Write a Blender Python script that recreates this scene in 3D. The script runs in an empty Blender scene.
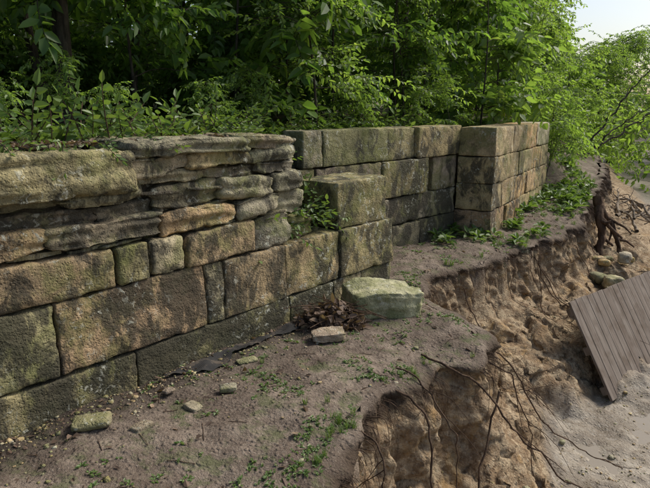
import bpy, math, numpy as np
from mathutils import Vector, Matrix
rng=np.random.default_rng(7)
R=math.radians
# ---------------------------------------------------------------- noise
def _h(i,j,k):
    with np.errstate(over='ignore'):
        n=(i.astype(np.uint32)*np.uint32(374761393)+j.astype(np.uint32)*np.uint32(668265263)+k.astype(np.uint32)*np.uint32(2147483647-1013904223))
        n=(n^(n>>np.uint32(13)))*np.uint32(1274126177)
        n=n^(n>>np.uint32(16))
    return (n&np.uint32(0xffffff)).astype(np.float64)/0xffffff
def vn(p):
    p=np.asarray(p,float)+1000.0
    f=np.floor(p); t=p-f; t=t*t*(3-2*t); f=f.astype(np.int64)
    i,j,k=f[:,0],f[:,1],f[:,2]; x,y,z=t[:,0],t[:,1],t[:,2]
    def L(a,b,t): return a+(b-a)*t
    return L(L(L(_h(i,j,k),_h(i+1,j,k),x),L(_h(i,j+1,k),_h(i+1,j+1,k),x),y),
             L(L(_h(i,j,k+1),_h(i+1,j,k+1),x),L(_h(i,j+1,k+1),_h(i+1,j+1,k+1),x),y),z)
def fbm(p,o=4):
    a=0;s=0;w=1.;p=np.asarray(p,float).copy()
    for _ in range(o):
        a=a+vn(p)*w;s+=w;w*=.5;p=p*2.03+17.3
    return a/s
def ss(a,b,x):
    t=np.clip((x-a)/(b-a),0,1);return t*t*(3-2*t)
# ---------------------------------------------------------------- mesh helper
class MB:
    def __init__(s): s.v=[];s.f=[];s.c=[];s.m=[];s.n=0
    def add(s,v,f,col,mi=0):
        v=np.asarray(v,float);f=np.asarray(f,np.int64)
        c=np.asarray(col,float)
        if c.ndim==1: c=np.tile(c,(len(v),1))
        s.v.append(v);s.f.append(f+s.n);s.c.append(c);s.m.append(np.full(len(f),mi));s.n+=len(v)
    def build(s,name,mats,smooth=True,link=True):
        v=np.concatenate(s.v);f=np.concatenate(s.f);c=np.concatenate(s.c);m=np.concatenate(s.m)
        me=bpy.data.meshes.new(name)
        me.vertices.add(len(v));me.vertices.foreach_set('co',v.astype(np.float32).ravel())
        me.loops.add(len(f)*4);me.loops.foreach_set('vertex_index',f.astype(np.int32).ravel())
        me.polygons.add(len(f));me.polygons.foreach_set('loop_start',(np.arange(len(f))*4).astype(np.int32))
        me.polygons.foreach_set('material_index',m.astype(np.int32))
        me.polygons.foreach_set('use_smooth',np.full(len(f),bool(smooth)))
        me.update(calc_edges=True)
        a=me.color_attributes.new('Col','FLOAT_COLOR','POINT')
        a.data.foreach_set('color',c.astype(np.float32).ravel())
        for mt in mats: me.materials.append(mt)
        if not link: return me
        ob=bpy.data.objects.new(name,me);bpy.context.scene.collection.objects.link(ob);return ob
def inst(name,me,loc,rz=0,sc=1,tilt=(0,0)):
    ob=bpy.data.objects.new(name,me);bpy.context.scene.collection.objects.link(ob)
    ob.location=loc;ob.rotation_euler=(tilt[0],tilt[1],rz);ob.scale=(sc,)*3 if np.isscalar(sc) else sc;return ob
def tube(pts,rad,n=6):
    pts=np.asarray(pts,float);k=len(pts);rad=np.broadcast_to(rad,(k,))
    t=np.gradient(pts,axis=0);t/=np.linalg.norm(t,axis=1)[:,None]+1e-9
    up=np.array([0.13,0.2,1.]) if abs(t[:,2]).mean()<.8 else np.array([1.,.1,0])
    a=np.cross(t,up);a/=np.linalg.norm(a,axis=1)[:,None]+1e-9;b=np.cross(t,a)
    th=np.arange(n)*2*np.pi/n
    v=pts[:,None]+rad[:,None,None]*(np.cos(th)[None,:,None]*a[:,None]+np.sin(th)[None,:,None]*b[:,None])
    i=np.arange(k-1)[:,None]*n;j=np.arange(n)[None];j2=(j+1)%n
    f=np.stack([i+j,i+j2,i+n+j2,i+n+j],-1).reshape(-1,4)
    return v.reshape(-1,3),f
# ---------------------------------------------------------------- node helper
def newmat(name):
    m=bpy.data.materials.new(name);m.use_nodes=True;nt=m.node_tree;nt.nodes.clear();return m,nt
class NG:
    def __init__(s,nt):
        s.nt=nt
    def n(s,t,**k):
        d=s.nt.nodes.new(t)
        for a,b in k.items():
            setattr(d,a,b)
        return d
    def l(s,a,b): s.nt.links.new(a,b)
    def setv(s,sock,v):
        if isinstance(v,bpy.types.NodeSocket): s.l(v,sock)
        elif isinstance(v,(tuple,list)) and len(v)==3 and sock.type=='RGBA': sock.default_value=(*v,1)
        else: sock.default_value=v
    def coord(s):
        return s.n('ShaderNodeTexCoord').outputs['Object']
    def noise(s,vec,scale,detail=4,rough=.55,dist=0):
        d=s.n('ShaderNodeTexNoise');s.l(vec,d.inputs['Vector'])
        d.inputs['Scale'].default_value=scale;d.inputs['Detail'].default_value=detail
        d.inputs['Roughness'].default_value=rough;d.inputs['Distortion'].default_value=dist
        return d.outputs['Fac']
    def vor(s,vec,scale,feat='F1'):
        d=s.n('ShaderNodeTexVoronoi',feature=feat);s.l(vec,d.inputs['Vector']);d.inputs['Scale'].default_value=scale
        return d.outputs['Distance']
    def mapv(s,vec,sc):
        d=s.n('ShaderNodeMapping');s.l(vec,d.inputs['Vector']);d.inputs['Scale'].default_value=sc;return d.outputs[0]
    def ramp(s,x,a,b,lo=0.,hi=1.):
        d=s.n('ShaderNodeMapRange',interpolation_type='SMOOTHSTEP');s.setv(d.inputs[0],x)
        d.inputs[1].default_value=a;d.inputs[2].default_value=b;d.inputs[3].default_value=lo;d.inputs[4].default_value=hi
        return d.outputs[0]
    def math(s,op,a,b=0.):
        d=s.n('ShaderNodeMath',operation=op);s.setv(d.inputs[0],a);s.setv(d.inputs[1],b);return d.outputs[0]
    def mix(s,f,a,b,bt='MIX'):
        d=s.n('ShaderNodeMix',data_type='RGBA',blend_type=bt)
        s.setv(d.inputs[0],f);s.setv(d.inputs[6],a);s.setv(d.inputs[7],b);return d.outputs[2]
    def attr(s):
        d=s.n('ShaderNodeAttribute',attribute_name='Col')
        sp=s.n('ShaderNodeSeparateColor');s.l(d.outputs['Color'],sp.inputs[0])
        return d.outputs['Color'],sp.outputs[0],sp.outputs[1],sp.outputs[2],d.outputs['Alpha']
    def bump(s,h,strength,dist):
        d=s.n('ShaderNodeBump');s.l(h,d.inputs['Height']);d.inputs['Strength'].default_value=strength;d.inputs['Distance'].default_value=dist
        return d.outputs[0]
    def out(s,col,rough,nrm=None,spec=.3):
        p=s.n('ShaderNodeBsdfPrincipled');s.setv(p.inputs['Base Color'],col);s.setv(p.inputs['Roughness'],rough)
        p.inputs['Specular IOR Level'].default_value=spec
        if nrm is not None: s.l(nrm,p.inputs['Normal'])
        o=s.n('ShaderNodeOutputMaterial');s.l(p.outputs[0],o.inputs[0]);return p
# ---------------------------------------------------------------- materials
def stone_mat(name):
    m,nt=newmat(name);g=NG(nt);c=g.coord();col,r,gg,b,al=g.attr()
    n1=g.noise(c,3.2,5,.62,.4);n2=g.noise(c,14,4,.65);n3=g.noise(c,60,3,.7);n4=g.noise(c,1.3,3,.6,.5)
    base=g.mix(g.ramp(n1,.36,.64),g.mix(1,col,(.70,.67,.61),'MULTIPLY'),g.mix(1,col,(1.42,1.33,1.14),'MULTIPLY'))
    base=g.mix(g.ramp(n2,.38,.7,0,.5),base,g.mix(1,col,(.48,.44,.37),'MULTIPLY'))
    base=g.mix(g.ramp(n3,.45,.75,0,.5),base,g.mix(1,col,(1.7,1.6,1.4),'MULTIPLY'))
    # moss / algae
    moss=g.math('MULTIPLY',g.ramp(g.math('ADD',g.math('MULTIPLY',n4,.5),g.math('MULTIPLY',g.noise(c,5.4,5,.7,.5),.5)),.45,.57),.62)
    base=g.mix(moss,base,g.mix(n2,(.07,.085,.024),(.19,.20,.065)))
    # black staining, streaks running down the face
    st=g.math('ADD',g.math('MULTIPLY',g.noise(g.mapv(c,(3.2,3.2,1.7)),1.5,6,.75,.5),.72),g.math('MULTIPLY',g.noise(g.mapv(c,(1,1,.7)),1.7,3,.6,.3),.28))
    stm=g.math('MULTIPLY',g.ramp(g.math('ADD',st,g.math('MULTIPLY',al,.17)),.545,.63),.84)
    base=g.mix(stm,base,g.mix(n2,(.022,.02,.015),(.065,.06,.046)))
    # pale lichen + efflorescence
    li=g.math('MULTIPLY',g.ramp(g.noise(c,23,4,.6,.6),.56,.64),g.ramp(g.noise(c,2.3,3),.46,.6))
    base=g.mix(g.math('MULTIPLY',li,.7),base,(.46,.46,.38))
    h=g.math('ADD',g.math('MULTIPLY',n1,.8),g.math('MULTIPLY',n2,.7));h=g.math('ADD',h,g.math('MULTIPLY',n3,.34))
    pit=g.ramp(g.vor(c,45),.05,.35);h=g.math('ADD',h,g.math('MULTIPLY',pit,.15))
    g.out(base,g.ramp(n2,.3,.7,.75,.97),g.bump(h,1.,.034),.2);return m
def ground_mat():
    m,nt=newmat('ground_soil');g=NG(nt);c=g.coord();col,bank,bed,floor,al=g.attr()
    n1=g.noise(c,2.2,5,.62,.3);n2=g.noise(c,11,4,.65);n3=g.noise(c,70,3,.7)
    path=g.mix(g.ramp(n1,.35,.65),(.112,.084,.064),(.235,.186,.146))
    path=g.mix(g.ramp(n2,.4,.66,0,.7),path,(.088,.065,.05))
    path=g.mix(g.ramp(n3,.52,.72,0,.6),path,(.33,.28,.225))
    path=g.mix(g.math('MULTIPLY',g.ramp(g.noise(c,4.3,5,.75),.50,.63),.6),path,(.08,.10,.036))
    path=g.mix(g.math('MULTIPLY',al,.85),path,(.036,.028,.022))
    sb=g.mapv(c,(2.4,2.4,5))
    bn=g.noise(sb,2.0,6,.65,.6);bn2=g.noise(c,18,5,.7)
    bk=g.mix(g.ramp(bn,.38,.62),(.22,.148,.085),(.40,.31,.20))
    bk=g.mix(g.ramp(bn2,.42,.66,0,.8),bk,(.125,.08,.047))
    bk=g.mix(g.ramp(g.noise(c,42,4,.7),.55,.72,0,.6),bk,(.48,.41,.30))
    bk=g.mix(g.ramp(g.noise(c,3.1,4,.6,.8),.54,.7,0,.5),bk,(.38,.235,.09))
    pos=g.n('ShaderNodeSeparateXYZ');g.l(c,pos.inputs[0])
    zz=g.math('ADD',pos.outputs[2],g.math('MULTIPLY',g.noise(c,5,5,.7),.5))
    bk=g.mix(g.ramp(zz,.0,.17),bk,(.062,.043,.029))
    bd=g.mix(g.ramp(n1,.35,.65),(.20,.165,.125),(.37,.325,.265))
    bd=g.mix(g.ramp(n2,.45,.7,0,.6),bd,(.15,.115,.08))
    bd=g.mix(g.ramp(g.vor(c,16),.1,.4,.4,0),bd,(.42,.39,.33))
    fl=g.mix(g.ramp(n2,.35,.65),(.05,.04,.024),(.12,.09,.055));fl=g.mix(g.ramp(n1,.45,.62,0,.6),fl,(.05,.075,.024))
    base=g.mix(bank,path,bk);base=g.mix(bed,base,bd);base=g.mix(floor,base,fl)
    h=g.math('ADD',g.math('MULTIPLY',n1,.6),g.math('MULTIPLY',n2,.7));h=g.math('ADD',h,g.math('MULTIPLY',n3,.4))
    h=g.math('ADD',h,g.math('MULTIPLY',g.ramp(g.vor(c,28),.05,.45,1,0),.25))
    rg_=g.mix(bed,(.9,.9,.9),g.mix(g.ramp(n1,.4,.55),(.35,.35,.35),(.9,.9,.9)))
    g.out(base,rg_,g.bump(h,1.,.04),.2);return m
def leaf_mat(name,dark,light,yellow,trans=.4,gloss=.4):
    m,nt=newmat(name);g=NG(nt);c=g.coord();col,r,gg,b,al=g.attr()
    base=g.mix(r,dark,light);base=g.mix(g.ramp(gg,.8,1.,0,.8),base,yellow)
    p=g.n('ShaderNodeBsdfPrincipled');g.l(base,p.inputs['Base Color']);p.inputs['Roughness'].default_value=gloss
    p.inputs['Specular IOR Level'].default_value=.45
    t=g.n('ShaderNodeBsdfTranslucent');g.l(g.mix(1,base,(2.3,2.3,1.1),'MULTIPLY'),t.inputs[0])
    x=g.n('ShaderNodeMixShader');x.inputs[0].default_value=trans;g.l(p.outputs[0],x.inputs[1]);g.l(t.outputs[0],x.inputs[2])
    o=g.n('ShaderNodeOutputMaterial');g.l(x.outputs[0],o.inputs[0]);return m
def bark_mat(name,a,b):
    m,nt=newmat(name);g=NG(nt);c=g.coord();v=g.mapv(c,(14,14,2.5))
    n=g.noise(v,1.6,6,.7,.4);n2=g.noise(c,30,4)
    g.out(g.mix(g.ramp(n,.35,.65),a,b),.9,g.bump(g.math('ADD',n,g.math('MULTIPLY',n2,.3)),.9,.03),.15);return m
STONE=stone_mat('weathered_sandstone');GROUND=ground_mat()
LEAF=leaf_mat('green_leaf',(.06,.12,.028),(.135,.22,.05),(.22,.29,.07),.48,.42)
LEAFB=leaf_mat('sunlit_tint_leaf',(.09,.155,.038),(.16,.24,.06),(.24,.30,.09),.5,.5)  # lighter copy of the green leaf, sunlight put into its colour
WEED=leaf_mat('weed_leaf',(.065,.12,.03),(.125,.19,.048),(.19,.24,.075),.3,.5)
DEAD=leaf_mat('dead_leaf',(.065,.042,.03),(.17,.11,.072),(.28,.20,.13),.12,.75)
BARK=bark_mat('tree_bark',(.03,.025,.02),(.09,.075,.058))
ROOT=bark_mat('root_bark',(.045,.029,.02),(.13,.085,.056))
DEADW=bark_mat('driftwood',(.13,.10,.075),(.33,.27,.205))
def wood_mat():
    m,nt=newmat('weathered_boards');g=NG(nt);c=g.coord();col,r,gg,b,al=g.attr()
    v=g.mapv(c,(1.2,22,22));n=g.noise(v,1.5,5,.65,.3);n2=g.noise(c,5,4)
    base=g.mix(g.ramp(n,.3,.7),(.11,.09,.074),(.235,.198,.165))
    base=g.mix(g.math('MULTIPLY',r,.45),base,(.14,.105,.083));base=g.mix(g.ramp(n2,.46,.68,0,.6),base,(.09,.063,.043))
    g.out(base,.85,g.bump(n,.6,.008),.2);return m
WOOD=wood_mat()
# ---------------------------------------------------------------- ground
A=np.array([-1.76,2.815]);d1=np.array([.643,.766]);nb1=np.array([-.766,.643])
def wp(s,n): return A+d1*s+nb1*n
C=np.array([2.3,7.9]);d4=np.array([.522,.853]);nb4=np.array([-.853,.522])
edge=np.array([(1.2,-40),(.9,-6),(.62,-1),(.5,.8),(.14,1.8),(.0,2.41),(.18,2.91),(.36,3.32),(.76,3.87),(1.18,4.06),(1.30,4.5),(1.12,4.94),(.93,5.41),(1.10,6.05),
   (1.82,6.73),(2.71,7.58),(4.0,9.0),(5.17,11.2),(6.9,14.5),(9.3,20),(12.4,28),(15,40),(12,60),(0,90),(-60,160)])
bankpoly=np.vstack([edge,[(-400,300),(-400,-300),(1.2,-300)]])
ter=np.array([wp(-60,.38),wp(-4,.38),wp(2.2,.38),wp(2.45,.75),(-.42,6.1),(1.6,8.35),(1.95,8.45),(2.15,8.25),(3.9,11.15),(5.2,15),(8,22),(10,30),(8,50),(-20,80),(-60,160)])
terpoly=np.vstack([ter,[(-400,300),(-400,-300),wp(-60,.38)]])
def pdist(P,pl):
    best=np.full(len(P),1e9)
    for a,b in zip(pl[:-1],pl[1:]):
        ab=b-a;t=np.clip(((P-a)@ab)/(ab@ab),0,1)
        best=np.minimum(best,np.linalg.norm(P-(a+t[:,None]*ab),axis=1))
    return best
def inside(P,poly):
    r=np.zeros(len(P),bool);n=len(poly)
    for i in range(n):
        x1,y1=poly[i];x2,y2=poly[(i+1)%n]
        if y1==y2: continue
        c=((y1>P[:,1])!=(y2>P[:,1]))&(P[:,0]<(x2-x1)*(P[:,1]-y1)/(y2-y1)+x1);r^=c
    return r
def ground_eval(P):
    X,Y=P[:,0],P[:,1];P3=np.c_[P,np.zeros(len(P))]
    d=pdist(P,edge)*np.where(inside(P,bankpoly),-1,1)
    near=1-ss(12,25,np.hypot(X-2,Y-5))
    d=d+((fbm(P3*2.6,4)-.5)*.38+(fbm(P3*9+5,3)-.5)*.08)*(.3+.7*near)
    wide=ss(4.3,6.2,Y)
    dd=d/(.40+.60*wide)
    dd=dd+(fbm(P3*4+3,3)-.5)*.25*ss(.05,.3,dd)
    prof=np.interp(dd,[0,.015,.06,.16,.5,.95,1.3,1.65,2.4],[0,-.12,-.46,-.70,-.84,-.94,-1.2,-1.4,-1.46])
    up=.25*ss(8,11.5,Y)*ss(3,-.5,d)+0*X
    base=(fbm(P3*1.7,4)-.5)*.11+(fbm(P3*9,3)-.5)*.05
    z=up+base+prof
    z=np.where(d>0, z+((fbm(P3*5+9,4)-.5)*.3+(fbm(P3*1.9+19,2)-.5)*.3)*ss(.05,.3,dd)*(1-ss(1.4,2,dd)*.75),z)
    z-= .05*ss(-.3,0,d)*(d<0)
    far=ss(7.5,12,d); z=z+far*(2.1+ (fbm(P3*.2,3)-.5)*1.5)
    e=pdist(P,ter)*np.where(inside(P,terpoly),1,-1)
    wt=ss(10.5,13,Y)
    lo=-.0-1.6*wt
    tm=ss(lo,.14+.6*wt,e)
    hill=1.44+.03*np.clip(e,0,200)**1.2
    sw=(P-A)@d1;nw=(P-A)@nb1
    slip=ss(1.9,2.2,sw)*ss(3.4,2.8,sw)*ss(.1,.35,nw)
    z=np.where(slip>0,np.maximum(z,slip*(.72+.55*ss(.2,.95,nw))*1.0),z)
    z=z*(1-tm)+(hill+(fbm(P3*1.2,4)-.5)*.16)*tm
    bank=ss(.0,.06,d)*(1-ss(1.35,1.75,dd))
    bed=ss(1.3,1.7,dd)*(1-ss(.3,.6,far))
    floor=np.clip(tm+ss(.3,.6,far)+ (slip>0.3)*1.0+ss(14,22,Y)*(d<0),0,1)
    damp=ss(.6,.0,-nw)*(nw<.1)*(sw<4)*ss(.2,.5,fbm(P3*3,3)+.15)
    return z,d,bank,bed,floor,damp
def axis(lo,f0,f1,hi,st):
    mid=np.arange(f0,f1,st)
    l=[];s=st;x=f0
    while x>lo: s*=1.12;x-=s;l.append(x)
    r=[];s=st;x=mid[-1]
    while x<hi: s*=1.12;x+=s;r.append(x)
    return np.concatenate([l[::-1],mid,r])
xs=axis(-300,-2.3,5.4,300,.027);ys=axis(-200,2.1,9.6,320,.027)
GX,GY=np.meshgrid(xs,ys,indexing='xy');P=np.c_[GX.ravel(),GY.ravel()]
z,dS,bk,bed,fl,damp=ground_eval(P)
v=np.c_[P,z]
n3=np.c_[fbm(v*3.5+1,4),fbm(v*3.5+50,4),fbm(v*3.5+90,4)]-.5
n4=np.c_[fbm(v*14+1,3),fbm(v*14+50,3),fbm(v*14+90,3)]-.5
v=v+(bk*ss(.12,.35,dS))[:,None]*(n3*np.array([.3,.3,.12])+n4*.10)
nx,ny=len(xs),len(ys);i=np.arange(ny-1)[:,None]*nx;j=np.arange(nx-1)[None]
f=np.stack([i+j,i+j+1,i+nx+j+1,i+nx+j],-1).reshape(-1,4)
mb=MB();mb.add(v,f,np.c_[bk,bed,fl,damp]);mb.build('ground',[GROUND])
def gz(x,y): return ground_eval(np.array([[x,y]],float))[0][0]
def gzs(P): return ground_eval(np.asarray(P,float))[0]
# eroded cut face hanging from the lip: a densely lofted sheet with 3-D displacement
seg=edge[3:20];L_=np.r_[0,np.cumsum(np.linalg.norm(np.diff(seg,axis=0),axis=1))]
t=np.arange(.2,L_[-1],.02);st_=np.c_[np.interp(t,L_,seg[:,0]),np.interp(t,L_,seg[:,1])]
def gsm(a,s):
    k=np.arange(-int(3*s),int(3*s)+1);w=np.exp(-.5*(k/s)**2);w/=w.sum();p=np.pad(a,((len(k)//2,)*2,(0,0)),'edge')
    return np.stack([np.convolve(p[:,c],w,'valid') for c in range(a.shape[1])],-1)
st_=gsm(st_,5);nn=gsm(np.gradient(gsm(st_,9),axis=0),7);nn=np.c_[nn[:,1],-nn[:,0]];nn/=np.linalg.norm(nn,axis=1)[:,None]
offs=np.linspace(-.3,.3,25);D=np.stack([ground_eval(st_+nn*o)[1] for o in offs],1)
k0=np.argmin(np.abs(D),1);best=offs[k0]-D[np.arange(len(st_)),k0];best=gsm(best[:,None],2)[:,0]
LIP=st_+nn*best[:,None];LIPN=nn;ztop=ground_eval(LIP-nn*.05)[0];LIPZ=gsm(ztop[:,None],3)[:,0]
u=np.linspace(0,1,64)
oo=np.interp(u,[0,.03,.07,.14,.3,.55,.8,1],[-.06,.0,.05,.045,.06,.13,.26,.46]);zz_=np.interp(u,[0,.03,.07,.14,.3,.55,.8,1],[.006,.006,-.02,-.10,-.3,-.66,-.92,-1.12])
fade=1-ss(9.5,13,LIP[:,1])*.3
PX=LIP[:,None,:]+LIPN[:,None,:]*oo[None,:,None];Z=LIPZ[:,None]+zz_[None]*fade[:,None]
V=np.concatenate([PX,Z[:,:,None]],2).reshape(-1,3)
U=np.tile(u,len(LIP));Nn=np.repeat(LIPN,64,0)
am=ss(.03,.12,U)
lumps=(fbm(V*np.array([3.2,3.2,2.6]),4)-.38)*.34+(fbm(V*np.array([9,9,12])+7,4)-.5)*.12+np.abs(fbm(V*np.array([5,5,3.2])+70,3)-.5)*-.24
cut=-.07*np.exp(-((U-.14)/.05)**2)*vn(V*4)
V[:,:2]+=Nn*((lumps+.02)*am+cut)[:,None];V[:,2]+=(fbm(V*8+31,3)-.5)*.06*am
V[:,:2]+=Nn*((fbm(V*np.array([7,7,0])+3,3)-.5)*.12*ss(.0,.03,U)*(1-am))[:,None]
i=np.arange(len(LIP)-1)[:,None]*64;j=np.arange(63)[None];F=np.stack([i+j,i+j+1,i+65+j,i+64+j],-1).reshape(-1,4)
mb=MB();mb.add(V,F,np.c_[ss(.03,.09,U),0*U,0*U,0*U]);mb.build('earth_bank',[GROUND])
# water
m,nt=newmat('muddy_water');g=NG(nt);c=g.coord()
g.out((.22,.185,.135),.12,g.bump(g.noise(c,9,3),.25,.01),.4);WATER=m
mb=MB();q=np.array([(1.5,-40,-1.472),(26,-40,-1.472),(26,45,-1.472),(1.5,45,-1.472)]);mb.add(q,[[0,1,2,3]],(0,0,0,1));mb.build('water',[WATER],False)
# ---------------------------------------------------------------- stones
def line(h,r,st):
    inner=max(2,int(round(2*(h-r)/st))+1)
    return np.concatenate([[-h,-h+r*.35],np.linspace(-h+r,h-r,inner),[h-r*.35,h]])
def rblock(mb,cen,half,ax,rad=.018,amp=.008,warp=.012,tone=(.2,.18,.15),stain=.5,step=.03,strata=0,taper=0,flatten=0):
    half=np.asarray(half,float);rad=min(rad,half.min()*.8)
    L=[line(half[k],rad,step) for k in range(3)]
    V=[];F=[];n=0
    for a in range(3):
        u,w=(a+1)%3,(a+2)%3
        for sg in (1,-1):
            U,W=np.meshgrid(L[u],L[w],indexing='ij');p=np.zeros((U.size,3));p[:,u]=U.ravel();p[:,w]=W.ravel();p[:,a]=sg*half[a]
            nu,nw=U.shape;i=np.arange(nu-1)[:,None]*nw;j=np.arange(nw-1)[None]
            q=np.stack([i+j,i+nw+j,i+nw+j+1,i+j+1],-1).reshape(-1,4)
            if sg<0:q=q[:,::-1]
            V.append(p);F.append(q+n);n+=len(p)
    V=np.concatenate(V);F=np.concatenate(F)
    key=np.round(V,5);_,idx,inv=np.unique(key,axis=0,return_index=True,return_inverse=True)
    V=V[idx];F=inv.reshape(-1)[F]
    ofs=rng.random(3)*50
    q=np.clip(V,-(half-rad),half-rad);dr=V-q;ln=np.linalg.norm(dr,axis=1)[:,None];dr=dr/np.maximum(ln,1e-9)
    ne=(np.abs(V)>half-rad*1.01).sum(1)
    chip=(ne>=2)*np.clip(fbm(V*9+ofs,3)-.48,0,1)*(rad*1.6+.03)
    V=q+dr*rad
    if taper:
        tx=V[:,0]/half[0];a1,a2,b1=rng.uniform(-1,1,3)
        V[:,2]*=1-taper*np.abs(tx)**2.5*(.6+.4*a1*tx)
        V[:,1]+=taper*.15*half[0]*a2*tx
        V[:,2]+=taper*.12*half[0]*b1*tx
        V[:,1]*=1-taper*.4*np.abs(tx)**3
    disp=(fbm(V*6+ofs,4)-.5)*2*amp+(fbm(V*22+ofs,3)-.5)*amp*.9
    if strata:
        lay=vn(np.c_[V[:,0]*2.2+V[:,2]*1.5,V[:,1]*2.2,V[:,2]*34]+ofs)-.5
        disp+=strata*np.sign(lay)*np.abs(lay)**.4*(1-np.abs(dr[:,2]))
        fc=vn(np.floor(np.c_[V[:,0]*7+vn(V*9+ofs)*1.2,V[:,1]*5,V[:,2]*16+vn(V*8)*1.0]+ofs)*1.37)-.5
        disp+=fc*strata*1.1
    V=V+dr*(disp-chip)[:,None]
    wv=np.c_[vn(V*3+ofs),vn(V*3+ofs+9),vn(V*3+ofs+19)]-.5
    V=V+wv*2*warp
    M=np.asarray(ax,float)
    W=V@M+np.asarray(cen)
    t=np.array(tone)
    mb.add(W,F,(t[0],t[1],t[2],stain))
def frame(d,nb,tz=0,tr=0,tw=0):
    x=np.array([d[0],d[1],tz]);y=np.array([nb[0],nb[1],0.]);
    y=y+x*tw;x=x/np.linalg.norm(x);y[2]=tr;y/=np.linalg.norm(y)
    z=np.cross(x,y);z/=np.linalg.norm(z)
    if z[2]<0:z=-z
    return np.array([x,y,z])
def tone(kind):
    b=rng.uniform(.8,1.22)
    T={'tan':(.35,.28,.175),'grey':(.27,.247,.19),'dark':(.16,.147,.112),'olive':(.25,.236,.14),'pale':(.38,.35,.27),'orange':(.38,.26,.14),'cream':(.42,.40,.28)}[kind]
    return tuple(np.array(T)*b*rng.uniform(.94,1.06,3))
def course(mb,O,d,nb,z0,z1,bounds,kinds=None,depth=.4,gap=.006,set_=0,jit=.012,stain=None,offs=None,tilt=.008,**k):
    for q,(a,b) in enumerate(zip(bounds[:-1],bounds[1:])):
        kd=kinds[q%len(kinds)] if kinds else 'grey'
        off=set_+rng.uniform(-jit,jit)+(offs[q] if offs else 0)
        dep=depth
        cc=np.array([*(O+d*(a+b)/2+nb*(off+dep/2)),(z0+z1)/2])
        ax=frame(d,nb,rng.uniform(-tilt,tilt),rng.uniform(-.015,.015)*tilt/.008,rng.uniform(-.015,.015))
        rblock(mb,cc,((b-a)/2-gap,dep/2,(z1-z0)/2-gap),ax,tone=tone(kd),stain=(stain if stain is not None else rng.uniform(0,.8))*rng.uniform(.4,1.35),**k)
# near wall
mb=MB()
cr=dict(rad=.014,amp=.012,warp=.009,step=.026,gap=.004)
course(mb,A,d1,nb1,-.2,.23,[-3,-2.1,-1.2,-.35,.857,2.29,2.87,3.3,3.8],['olive','olive','olive','olive','olive','olive','grey','olive'],stain=.75,**cr)
course(mb,A,d1,nb1,.23,.68,[-3,-2,-1.1,-.25,.371,1.434,1.6,2.25,2.95,3.81],['grey','olive','olive','olive','tan','pale','tan','tan','tan'],stain=.5,**cr)
course(mb,A,d1,nb1,.68,.94,[-3,-2,-1,-.3,.775,.998,1.283,1.93],['grey','olive','tan','tan','olive','pale','tan'],stain=.3,rad=.022,amp=.018,warp=.014,step=.026)
rg=dict(depth=.42,gap=.003,jit=.035)
ro=dict(rad=.016,amp=.016,warp=.022,step=.02,strata=.022,taper=.24,tilt=.03)
course(mb,A,d1,nb1,.94,1.09,[-3,-2.2,-1.3,-.5,.36,1.12,1.75,2.2],['grey','dark','grey','tan','grey','tan','grey'],stain=.45,**rg,**ro)
course(mb,A,d1,nb1,1.07,1.20,[-3,-2.0,-1.0,-.1,.70,1.1,1.58],['grey','dark','dark','dark','grey','grey'],stain=.8,set_=.04,**rg,**ro)
course(mb,A,d1,nb1,1.10,1.27,[1.08,1.62,2.15,2.5],['dark','grey','grey'],stain=.5,set_=.0,**rg,**ro)
course(mb,A,d1,nb1,1.26,1.35,[.95,1.5,2.0,2.4],['grey','grey'],stain=.4,set_=.05,**rg,**ro)
course(mb,A,d1,nb1,1.19,1.30,[-3,-1.9,-.9,-.2,.5,1.0],['grey','dark'],stain=.5,set_=.05,**rg,**ro)
ro2=dict(ro);ro2.update(taper=.12,rad=.022,amp=.022,warp=.03,strata=.026)
course(mb,A,d1,nb1,1.26,1.53,[-3.2,-2.1,-1.3,-.35,.93],['grey','olive','grey','olive'],stain=.3,set_=-.05,depth=.55,gap=.004,jit=.03,**ro2)
course(mb,A,d1,nb1,1.36,1.46,[.80,1.35,1.9,2.38],['grey','tan'],stain=.4,set_=.02,depth=.55,gap=-.01,jit=.04,**ro)
course(mb,A,d1,nb1,1.45,1.54,[.9,1.85,2.42],['grey','grey'],stain=.3,set_=-.02,depth=.55,gap=-.01,jit=.04,**ro)
course(mb,A,d1,nb1,.68,.93,[1.93,2.36],['grey'],stain=.5,**rg,**ro)
course(mb,A,d1,nb1,.91,1.12,[2.12,2.55],['grey'],stain=.3,set_=.06,**rg,**ro)
course(mb,A,d1,nb1,.69,.86,[2.36,2.72],['olive'],stain=.3,set_=.12,**rg,**ro)
course(mb,A,d1,nb1,.683,1.11,[2.94,3.72],['olive'],stain=.35,set_=.03,depth=.5,**cr)
for k in range(34):
    s=rng.uniform(1.95,2.95);n=rng.uniform(.25,.95);p=wp(s,n)
    rblock(mb,(p[0],p[1],gz(*p)+.02),rng.uniform([.05,.04,.02],[.15,.1,.06]),frame(*(lambda a:(np.array([math.cos(a),math.sin(a)]),np.array([-math.sin(a),math.cos(a)])))(rng.uniform(0,6)),rng.uniform(-.3,.3),rng.uniform(-.3,.3)),rad=.015,amp=.012,warp=.02,tone=tone('grey'),stain=.3,step=.035,strata=.012,taper=.3)
for k in range(60):
    s=rng.uniform(-1,2.4);zc=rng.choice([.945,1.09,1.22,1.33,1.5,1.53]);p=wp(s,rng.uniform(.09,.16) if zc<1.45 else rng.uniform(.1,.5))
    rblock(mb,(p[0],p[1],zc),rng.uniform([.05,.06,.008],[.16,.1,.02]),frame(d1,nb1,rng.uniform(-.1,.1),rng.uniform(-.1,.1)),rad=.008,amp=.008,warp=.012,tone=tone(rng.choice(['grey','dark','dark'])),stain=.4,step=.035,taper=.3)
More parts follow.
